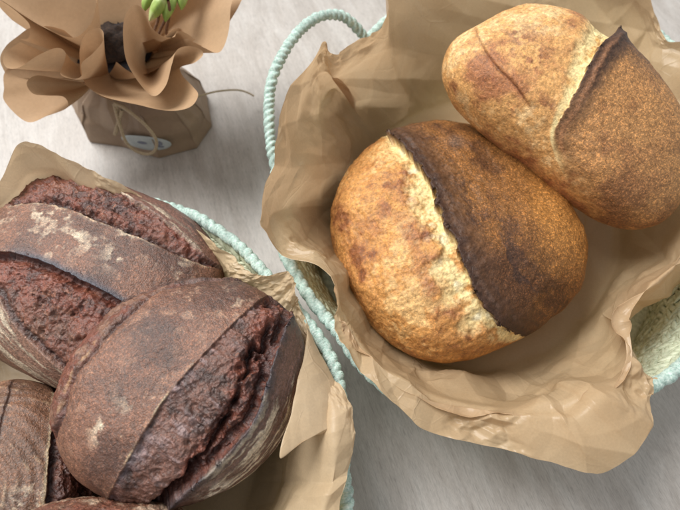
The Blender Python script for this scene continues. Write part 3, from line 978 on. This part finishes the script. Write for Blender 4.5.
def loaf_c():
    lf = Loaf((-0.2154, 0.1919, 0.072), 0.1149, 0.0911, 0.055, 0.040, 2.4, -23.4, 0, 0, level=8, seed=4)
    V = lf.V
    n1, n2, n3, crust, red, pur = rye_colours(V, 301)
    dU, tU = lf.dist([(-10, 213), (12, 206), (35, 202), (62, 206), (88, 216), (118, 228), (141, 237), (165, 248), (188, 258), (210, 266), (230, 274)])
    dV, tV = lf.dist([(20, 182), (50, 176), (79, 178), (100, 183), (129, 198), (150, 211), (165, 222), (180, 233), (194, 246), (206, 258), (222, 272)])
    lenV = lf.len
    dW, tW = lf.dist([(-20, 252), (0, 250), (19, 252), (41, 258), (63, 267), (85, 278), (107, 289), (125, 300), (140, 312)])
    gW = lf.g
    dM, tM = lf.dist([(-12, 280), (0, 298), (9, 315), (25, 335), (47, 354), (63, 366), (80, 382)])
    lenM = lf.len
    j = 0.0008 * fbm(V, 200, 3, 311)
    dU = dU + j; dV = dV + 1.5 * j; dW = dW + j; dM = dM + j
    up = ss(-0.0008, 0.0008, dU)
    side = ss(-0.0008, 0.0008, dV)
    torn = up * (1 - side)
    low = ss(0.0008, -0.0008, dW)
    lside = ss(0.0008, -0.0008, dM)
    crumb = low * (1 - lside)
    rg = rough(V, 321)
    disp = 0.0015 * fbm(V, 24, 3, 322)
    disp += torn * (rg * 0.8 - 0.0015) + crumb * (rg * 0.75 + 0.0016 * fbm(V, 45, 3, 326))
    disp -= torn * 0.0075 * np.exp(-((dU - 0.004) / 0.0035) ** 2) * (0.6 + 0.4 * n2)
    disp += torn * 0.003 * ss(0.1, 0.8, fbm(V, 50, 3, 325))
    disp += side * 0.0022 * np.exp(-np.maximum(dV, 0) / 0.006)
    disp += (1 - low) * (1 - up) * 0.0032 * np.exp(-np.maximum(dW, 0) / 0.006)
    disp -= crumb * 0.0070 * np.exp(-((dW + 0.005) / 0.0045) ** 2)
    disp -= crumb * 0.0040 * np.exp(-((dM - 0.003) / 0.0030) ** 2) * (0.6 + 0.4 * n2)
    disp += lside * 0.002 * np.exp(np.minimum(dM, 0) / 0.006)
    disp -= crumb * 0.004 * np.clip(lf.patch(38, 298, .010) + lf.patch(75, 312, .009), 0, 1) * ss(-0.1, 0.6, n2)
    fl = ss(0.0, 0.6, n2 + 0.5 * n3)
    col = crust.copy()
    for px, py, r, a in ((40, 214, .009, .9), (75, 238, .010, .9), (95, 246, .007, .9), (114, 255, .008, 1), (128, 233, .006, .9), (52, 242, .014, .7),
                         (62, 214, .012, .6), (8, 215, .008, .8), (180, 272, .012, .4), (160, 250, .012, .3), (20, 232, .014, .4)):
        col = mixc(col, FLOUR, a * lf.patch(px, py, r) * fl)
    col = mixc(col, lin(74, 56, 50), 0.6 * lf.patch(102, 254, .008))
    col = mixc(col, lin(184, 164, 138), 0.7 * np.exp(-((dU + 0.001) / 0.0012) ** 2) * (1 - up) * ss(-0.5, 0.5, n2))
    rd = mixc(red, pur, ss(-0.2, 0.6, n1) * 0.5)
    col = mixc(col, rd, torn)
    col = mixc(col, lin(50, 34, 30), torn * 0.75 * np.exp(-((dU - 0.003) / 0.0024) ** 2))
    stV = streaks(tV, dV, lenV, V, 340)
    sd = mixc(lin(122, 88, 76) + 0 * V, lin(84, 58, 52), ss(-0.3, 0.6, stV))
    sd = mixc(sd, FLOUR, ss(0.05, 0.5, stV) * ss(0.012, 0.003, dV) * 0.85)
    col = mixc(col, sd, side)
    redc = mixc(red, lin(128, 72, 54), 0.4 * ss(0.016, 0.0, -dW))
    redc = mixc(redc, crust, ss(0.02, 0.045, -dW) * 0.5)
    col = mixc(col, redc, crumb)
    col = mixc(col, lin(40, 30, 32), crumb * 0.7 * np.exp(-((dM - 0.0025) / 0.0022) ** 2))
    col = mixc(col, lin(48, 36, 40), crumb * 0.6 * np.exp(-((dW + 0.0030) / 0.0022) ** 2))
    col = mixc(col, lin(68, 68, 78), (1 - low) * np.exp(-(np.maximum(dW - 0.0005, 0) / 0.0035) ** 2) * ss(0.1, 0.35, tW))
    stM = streaks(tM, dM, lenM, V, 350)
    sm = mixc(lin(134, 102, 86) + 0 * V, lin(96, 70, 60), ss(-0.3, 0.5, stM))
    sm = mixc(sm, FLOUR, ss(-0.05, 0.5, stM + 0.4 * n1) * 0.75)
    col = mixc(col, sm, lside)
    shift = gW * ((1 - low) * (1 - up) * -0.0040 * np.exp(-np.maximum(dW, 0) / 0.006))[:, None]
    spk = 0.6 * (1 - up) * (1 - low) + 0.3 * (torn + crumb) + 0.4 * (side + lside)
    lf.build(disp, col, spk, M['rye'], 'long dark loaf at the back of the pile, floury crust between two torn cuts', 'dark rye loaves', shift=shift)


def loaf_f():
    lf = Loaf((-0.2422, 0.0348, 0.060), 0.0740, 0.0500, 0.052, 0.040, 2.4, 115.9, 0, 0, level=8, seed=5)
    V = lf.V
    n1, n2, n3, crust, red, pur = rye_colours(V, 401)
    d1, t1 = lf.dist([(54, 395), (52, 415), (50, 443), (48, 470), (46, 495), (44, 530)])
    d2, t2 = lf.dist([(12, 384), (8, 398), (3, 415), (-2, 440), (-8, 470)])
    j = 0.0007 * fbm(V, 200, 3, 411)
    d1 = d1 + j; d2 = d2 + j
    right = ss(-0.0008, 0.0008, d1)
    rg = rough(V, 421)
    disp = 0.0014 * fbm(V, 24, 3, 422)
    disp += right * (rg * 0.9 - 0.004 * np.exp(-((d1 - 0.003) / 0.003) ** 2))
    disp += (1 - right) * 0.0018 * np.exp(np.minimum(d1, 0) / 0.005)
    q = lf.V @ lf.R.T
    rr = np.sqrt((q[:, 0] + 0.01) ** 2 + (q[:, 1] + 0.02) ** 2) + 0.003 * n1
    arcs = np.sin(rr * 900) * (1 - right)
    disp += 0.00035 * arcs + (1 - right) * 0.0016 * ss(-0.0006, 0.0006, -d2) * np.exp(-np.abs(d2) / 0.006)
    col = mixc(crust, lin(116, 88, 66), 0.4 + 0 * n1)
    col = mixc(col, lin(168, 144, 116), (1 - right) * ss(0.4, 1, arcs) * ss(0, 0.6, n2) * 0.5)
    col = mixc(col, FLOUR, 0.8 * lf.patch(28, 503, .011) * ss(0, 0.6, n2 + n3))
    col = mixc(col, lin(176, 160, 130), 0.7 * np.exp(-((d1 + 0.0012) / 0.0012) ** 2) * (1 - right))
    col = mixc(col, lin(62, 44, 40), 0.7 * np.exp(-(d2 / 0.0014) ** 2))
    col = mixc(col, mixc(red, lin(70, 46, 42), 0.5 + 0 * n1), right)
    col = mixc(col, lin(44, 34, 36), right * 0.8 * np.exp(-((d1 - 0.0025) / 0.0022) ** 2))
    lf.build(disp, col, 0.6 * (1 - right) + 0.3 * right, M['rye'], 'dark loaf lowest at the left edge, split by a straight dark seam', 'dark rye loaves')


def loaf_g():
    lf = Loaf((-0.1548, -0.0242, 0.090), 0.0704, 0.0425, 0.050, 0.040, 2.4, -3.8, 0, 0, level=7, seed=6)
    V = lf.V
    n1, n2, n3, crust, red, pur = rye_colours(V, 501)
    disp = 0.0014 * fbm(V, 24, 3, 522) + 0.4 * rough(V, 531)
    col = mixc(crust, red, ss(-0.2, 0.5, n1) * 0.6)
    col = mixc(col, FLOUR, ss(0.2, 0.8, n2 - n1) * 0.4)
    lf.build(disp, col, 0.6 + 0 * n1, M['rye'], 'dark loaf in front of the pile, only its rounded crown in the picture', 'dark rye loaves')


loaf_a(); loaf_b(); loaf_c(); loaf_e(); loaf_f(); loaf_g()


# ------------------------------------------------------------------ wrapped potted flower
root = empty('wrapped_flower_pot', tuple(at(150, 122, 0)))
tag(root, 'potted flower wrapped in ruffled kraft paper, tied with twine and an oval label', 'flower pot')
BASE = [(79, 113), (84, 128), (90, 142), (124, 147), (142, 153), (159, 158), (197, 148), (212, 126), (207, 96), (180, 84), (140, 82), (100, 95)]
NECK = at(148, 118, 0); NECK[2] = 0.078


def bag():
    b0 = np.array([at(x, y, 0.001) for x, y in BASE])
    nu, nv = 360, 90
    K = len(b0)
    t = np.linspace(0, K, nu, endpoint=False)
    i = t.astype(int); f = (t - i)[:, None]
    ring = b0[i % K] * (1 - f) + b0[(i + 1) % K] * f            # straight sides, creased corners
    c = ring.mean(0)
    prof = [(0.0, 1.0), (0.03, 1.03), (0.055, 0.86), (0.072, 0.50), (0.080, 0.34), (0.090, 0.40)]
    zz = np.linspace(0, 1, nv)
    zc = np.interp(zz, np.linspace(0, 1, 6), [p[0] for p in prof])
    sc = np.interp(zz, np.linspace(0, 1, 6), [p[1] for p in prof])
    P = np.zeros((nu, nv, 3))
    for k in range(nv):
        P[:, k] = c + (ring - c) * sc[k]
        P[:, k, 2] = 0.001 + zc[k]
    P = smooth_v(P, 6)
    N = normals_grid(P, True)
    U = np.repeat(np.linspace(0, 0.5, nu, endpoint=False)[:, None], nv, 1).ravel()
    Vv = np.repeat((zz * 0.11)[None, :], nu, 0).ravel()
    d = 0.009 * facets(U / 0.06, Vv / 0.07, 5, 0.15) + 0.0018 * facets(U / 0.02, Vv / 0.03, 6)
    up = np.repeat(ss(0.45, 0.8, zz)[None, :], nu, 0).ravel()
    d += up * 0.004 * np.sin(U / 0.5 * 2 * np.pi * 13)
    d *= np.repeat(ss(0.0, 0.1, zz)[None, :], nu, 0).ravel()
    P = P + N * d.reshape(nu, nv)[..., None]
    mesh_obj('bag', P.reshape(-1, 3), grid_faces(nu, nv, True), M['bag'], root)
    return P, normals_grid(P, True)


BAGP, BAGN = bag()
Bc = BAGP[:, 0].mean(0)


def proj(P):
    q = np.asarray(P) - np.array([0, 0, H])
    c, s = math.cos(PITCH), math.sin(PITCH)
    y, z = c * q[..., 1] + s * q[..., 2], -s * q[..., 1] + c * q[..., 2]
    return np.stack([340 + 340 / TH * q[..., 0] / -z, 255 - 340 / TH * y / -z], -1)


def on_bag(px, py):
    """front point of the bag at that place of the picture, with its outward normal"""
    sub = BAGP[:, :60]
    q = proj(sub)
    e = ((q - np.array([px, py])) ** 2).sum(-1)
    out = sub - Bc
    nn = BAGN[:, :60] * np.sign((BAGN[:, :60] * out).sum(-1))[..., None]
    e = e + 1e4 * ((nn @ np.array([0.3, -0.75, 0.6])) < 0.1)
    k = np.unravel_index(np.argmin(e), e.shape)
    return sub[k], nn[k]


# oval label, pasted on the front of the bag
lc, lnrm = on_bag(148, 138)
la, _ = on_bag(126, 135)
lb, _ = on_bag(170, 139)
LX = lb - la
lw = np.linalg.norm(LX) / 2 * 1.12
LX /= np.linalg.norm(LX)
LN = lnrm - LX * (lnrm @ LX); LN /= np.linalg.norm(LN)
LY = np.cross(LN, LX)
LC = (la + lb) / 2


def oval(cx, cy, rx, ry, off, bend=0.10, th=0.0004):
    g = 28; a = np.linspace(0, 2 * np.pi, g, endpoint=False)
    rows = []
    for r, o in ((0.02, 1), (0.35, 1), (0.7, 1), (0.97, 1), (1.0, 0), (0.97, -1), (0.02, -1)):
        x = cx + rx * r * np.cos(a); y = cy + ry * r * np.sin(a)
        z = off - bend * x ** 2 / lw + o * th
        rows.append(LC + x[:, None] * LX + y[:, None] * LY + z[:, None] * LN)
    G = np.stack(rows, 1)
    return G.reshape(-1, 3), grid_faces(g, len(rows), True)


LOFF = max(0.002, float((lc - LC) @ LN) + 0.003)
stick = mesh_obj('label', *oval(0, 0, lw, lw * 0.40, LOFF), M['label'], root)
inkm = MB()
for cx, cy, rx, ry in ((-0.12, 0.02, 0.20, 0.08), (0.46, -0.02, 0.10, 0.13), (0.60, 0.05, 0.08, 0.11), (0.56, -0.14, 0.13, 0.05)):
    inkm.add(*oval(cx * lw, cy * lw, rx * lw, ry * lw, LOFF + 0.0006, 0.10, 0.0001))
inkm.build('printed_marks', M['ink'], stick)


# ruffled wrapping sheets
def ruffle(name, edge, a0, a1, rn, zn, bulge, seed, mat='kraft', nu=620, nv=60, parent=None):
    e = catmull([at(*p) for p in edge], nu * 4)
    e = resample(e, nu)
    ang = np.radians(np.linspace(a0, a1, nu))
    nb = np.stack([NECK[0] + rn * np.cos(ang), NECK[1] + rn * np.sin(ang), np.full(nu, zn)], 1)
    w = np.linspace(0, 1, nv)
    # between the neck and the free edge the folds flatten out: smooth the edge more and more towards the neck
    lv = [e]
    cur = e.copy()
    for k in range(nv - 1):
        for _ in range(7):
            cur[1:-1] = 0.25 * cur[:-2] + 0.5 * cur[1:-1] + 0.25 * cur[2:]
        lv.append(cur.copy())
    P = np.zeros((nu, nv, 3))
    for k in range(nv):
        q = w[k]
        src = lv[nv - 1 - k]
        P[:, k] = nb * (1 - q) + src * q
        P[:, k, 2] += bulge * math.sin(math.pi * q) * -1
    N = normals_grid(P)
    g = P.reshape(-1, 3)
    d = 0.0006 * fbm(g, 25, 2, seed)
    P = P + N * d.reshape(nu, nv)[..., None]
    return mesh_obj(name, g * 0 + P.reshape(-1, 3), grid_faces(nu, nv), M[mat], parent or root)


FRONT = [(20, 42, .150), (6, 52, .150), (3, 62, .150), (8, 69, .150), (20, 68, .152), (38, 56, .158), (56, 48, .162), (65, 52, .156), (64, 62, .146), (60, 74, .142), (72, 79, .144),
         (82, 76, .150), (82, 64, .156), (92, 54, .160), (102, 42, .164), (103, 32, .166), (97, 28, .166), (86, 34, .160), (80, 48, .148), (80, 64, .140), (82, 76, .135), (90, 88, .133),
         (107, 98, .132), (138, 105, .134), (168, 111, .136), (190, 107, .136), (198, 95, .136), (192, 86, .132), (183, 76, .130), (181, 67, .132), (194, 63, .140),
         (203, 55, .144), (200, 49, .148), (188, 46, .150), (177, 50, .152), (172, 64, .152), (166, 85, .150), (154, 96, .148), (140, 84, .150), (127, 64, .156),
         (123, 42, .164), (125, 16, .172), (135, 5, .174), (146, 12, .170), (152, 27, .160), (163, 36, .152), (174, 37, .148), (177, 31, .150), (186, 33, .152), (196, 40, .15)]
ruffle('wrapping_sheet', FRONT, 200, 395, 0.026, 0.088, 0.004, 601)
OUTER = [(30, 60, .118), (12, 66, .118), (4, 74, .116), (4, 88, .112), (5, 102, .108), (27, 122, .100), (48, 116, .104), (66, 109, .108), (68, 102, .112),
         (62, 96, .116), (46, 95, .122), (33, 93, .128), (27, 83, .134), (36, 76, .138), (54, 78, .138), (80, 82, .136), (100, 96, .128), (112, 101, .116)]
ruffle('wrapping_sheet', OUTER, 190, 262, 0.030, 0.086, 0.003, 611)
BACKR = [(190, -18, .17), (215, -25, .17), (234, -12, .168), (231, 8, .160), (229, 30, .150), (224, 47, .144), (217, 53, .142), (205, 48, .144), (190, 40, .146), (181, 29, .150), (173, 30, .15), (166, 36, .146)]
ruffle('wrapping_sheet', BACKR, 120, 0, 0.028, 0.088, 0.002, 621)
BACKL = [(20, 39, .150), (28, 38, .150), (30, 28, .156), (26, 20, .158), (10, 6, .166), (-6, -4, .170), (10, 6, .170), (22, 14, .168), (48, 29, .160), (74, 37, .152), (90, 24, .150),
         (95, 8, .154), (97, -6, .160), (92, -20, .168)]
ruffle('wrapping_sheet', BACKL, 190, 140, 0.028, 0.088, 0.0, 631)
BACKO = [(12, 20, .140), (-4, 2, .146), (-8, -14, .150), (30, -36, .160), (90, -52, .164), (160, -58, .164), (225, -50, .160), (246, -18, .156), (240, 4, .150), (228, 24, .140), (218, 44, .13)]
ruffle('wrapping_sheet', BACKO, 200, 20, 0.030, 0.086, 0.003, 641)

INNER = [(116, 62, .122), (134, 74, .118), (152, 72, .118), (170, 60, .122), (188, 50, .130)]
ruffle('wrapping_sheet', INNER, 240, 370, 0.026, 0.088, 0.002, 651)

LOWL = [(8, 78, .112), (0, 60, .124), (6, 46, .130), (18, 36, .136), (30, 28, .140), (48, 26, .140), (64, 30, .138)]
ruffle('wrapping_sheet', LOWL, 222, 165, 0.029, 0.087, 0.002, 661)
BACKM = [(146, 42, .134), (158, 38, .138), (172, 37, .138), (186, 39, .138), (202, 46, .138)]
ruffle('wrapping_sheet', BACKM, 75, -5, 0.027, 0.088, 0.001, 671)

# inside of the wrap: pot liner, soil, stems and green buds
def mound(name, mat, rad, z0, h, seed, amp, parent):
    nu, nv = 90, 30
    a = np.linspace(0, 2 * np.pi, nu, endpoint=False)
    q = np.linspace(0.01, 1, nv)
    X = NECK[0] - 0.008 + rad * q[None, :] * np.cos(a)[:, None]
    Y = NECK[1] + 0.016 + rad * q[None, :] * np.sin(a)[:, None]
    Z = z0 + h * (1 - q[None, :] ** 2) + 0 * X
    P = np.stack([X, Y, Z], -1)
    P[..., 2] += amp * fbm(P.reshape(-1, 3), 80, 4, seed).reshape(nu, nv)
    return mesh_obj(name, P.reshape(-1, 3), grid_faces(nu, nv, True), M[mat], parent)


mound('dark_liner', 'liner', 0.044, 0.096, 0.010, 711, 0.004, root)
mound('soil', 'soil', 0.034, 0.100, 0.010, 713, 0.005, root)


def bud(p0, p1, r, seed):
    p0, p1 = np.array(p0), np.array(p1)
    q = np.linspace(0, 1, 26)
    C = p0 + (p1 - p0) * q[:, None]
    C[:, 0] += 0.002 * np.sin(q * 3 + seed)
    rad = r * (np.sin(np.pi * np.clip(q, 0.02, 0.985)) ** 0.7) * (1 - 0.25 * q)
    V, F = tube(C, rad, 20, False, lambda s, phi: 1 + 0.10 * np.cos(5 * phi + seed) ** 3)
    return mesh_obj('flower_bud', V, F, M['bud'], root)


bud(at(163, -8, .168), at(151, 21, .150), 0.0068, 1)
bud(at(150, -10, .160), at(146, 12, .148), 0.0052, 2)
bud(at(176, -8, .164), at(166, 22, .148), 0.0064, 3)
bud(at(188, -14, .166), at(180, 10, .152), 0.006, 4)
for a, b in (((168, 0, .170), (168, 34, .120)), ((172, -4, .150), (158, 40, .104)), ((160, 5, .150), (150, 48, .104))):
    pts = np.linspace(at(*a), at(*b), 24)
    pts[:, 0] += 0.0015 * np.sin(np.linspace(0, 5, 24))
    mesh_obj('stem', *tube(pts, 0.0015, 8), M['stem'], root)

# twine round the neck, its bow in front, one long loose tail
tw = lambda s, phi: 1 + 0.16 * np.sin(s * 2600 + 2 * phi)
ringt = []
for k in range(160):
    a = 2 * np.pi * k / 160
    ringt.append((NECK[0] + 0.031 * math.cos(a), NECK[1] + 0.031 * math.sin(a), 0.081 + 0.0015 * math.sin(3 * a)))
mesh_obj('twine', *tube(np.array(ringt), 0.0013, 8, True, tw), M['twine'], root)


def twine(pts, r=0.0017):
    c = resample(catmull([at(*p) for p in pts], 300), 300)
    return mesh_obj('twine', *tube(c, r, 8, False, tw), M['twine'], root)


twine([(114, 104, .082), (116, 112, .076), (120, 126, .064), (126, 142, .046), (136, 151, .034), (148, 154, .030), (155, 150, .034), (156, 140, .046), (148, 128, .060), (136, 117, .072), (124, 108, .080), (114, 103, .084)])
twine([(115, 103, .084), (118, 112, .074), (119, 122, .064), (116, 132, .056), (115, 133, .054), (118, 122, .066), (122, 110, .078)])
twine([(180, 100, .078), (196, 97, .074), (206, 94, .066), (220, 91, .050), (236, 90, .034), (246, 92, .022), (254, 96, .016)], 0.0010)
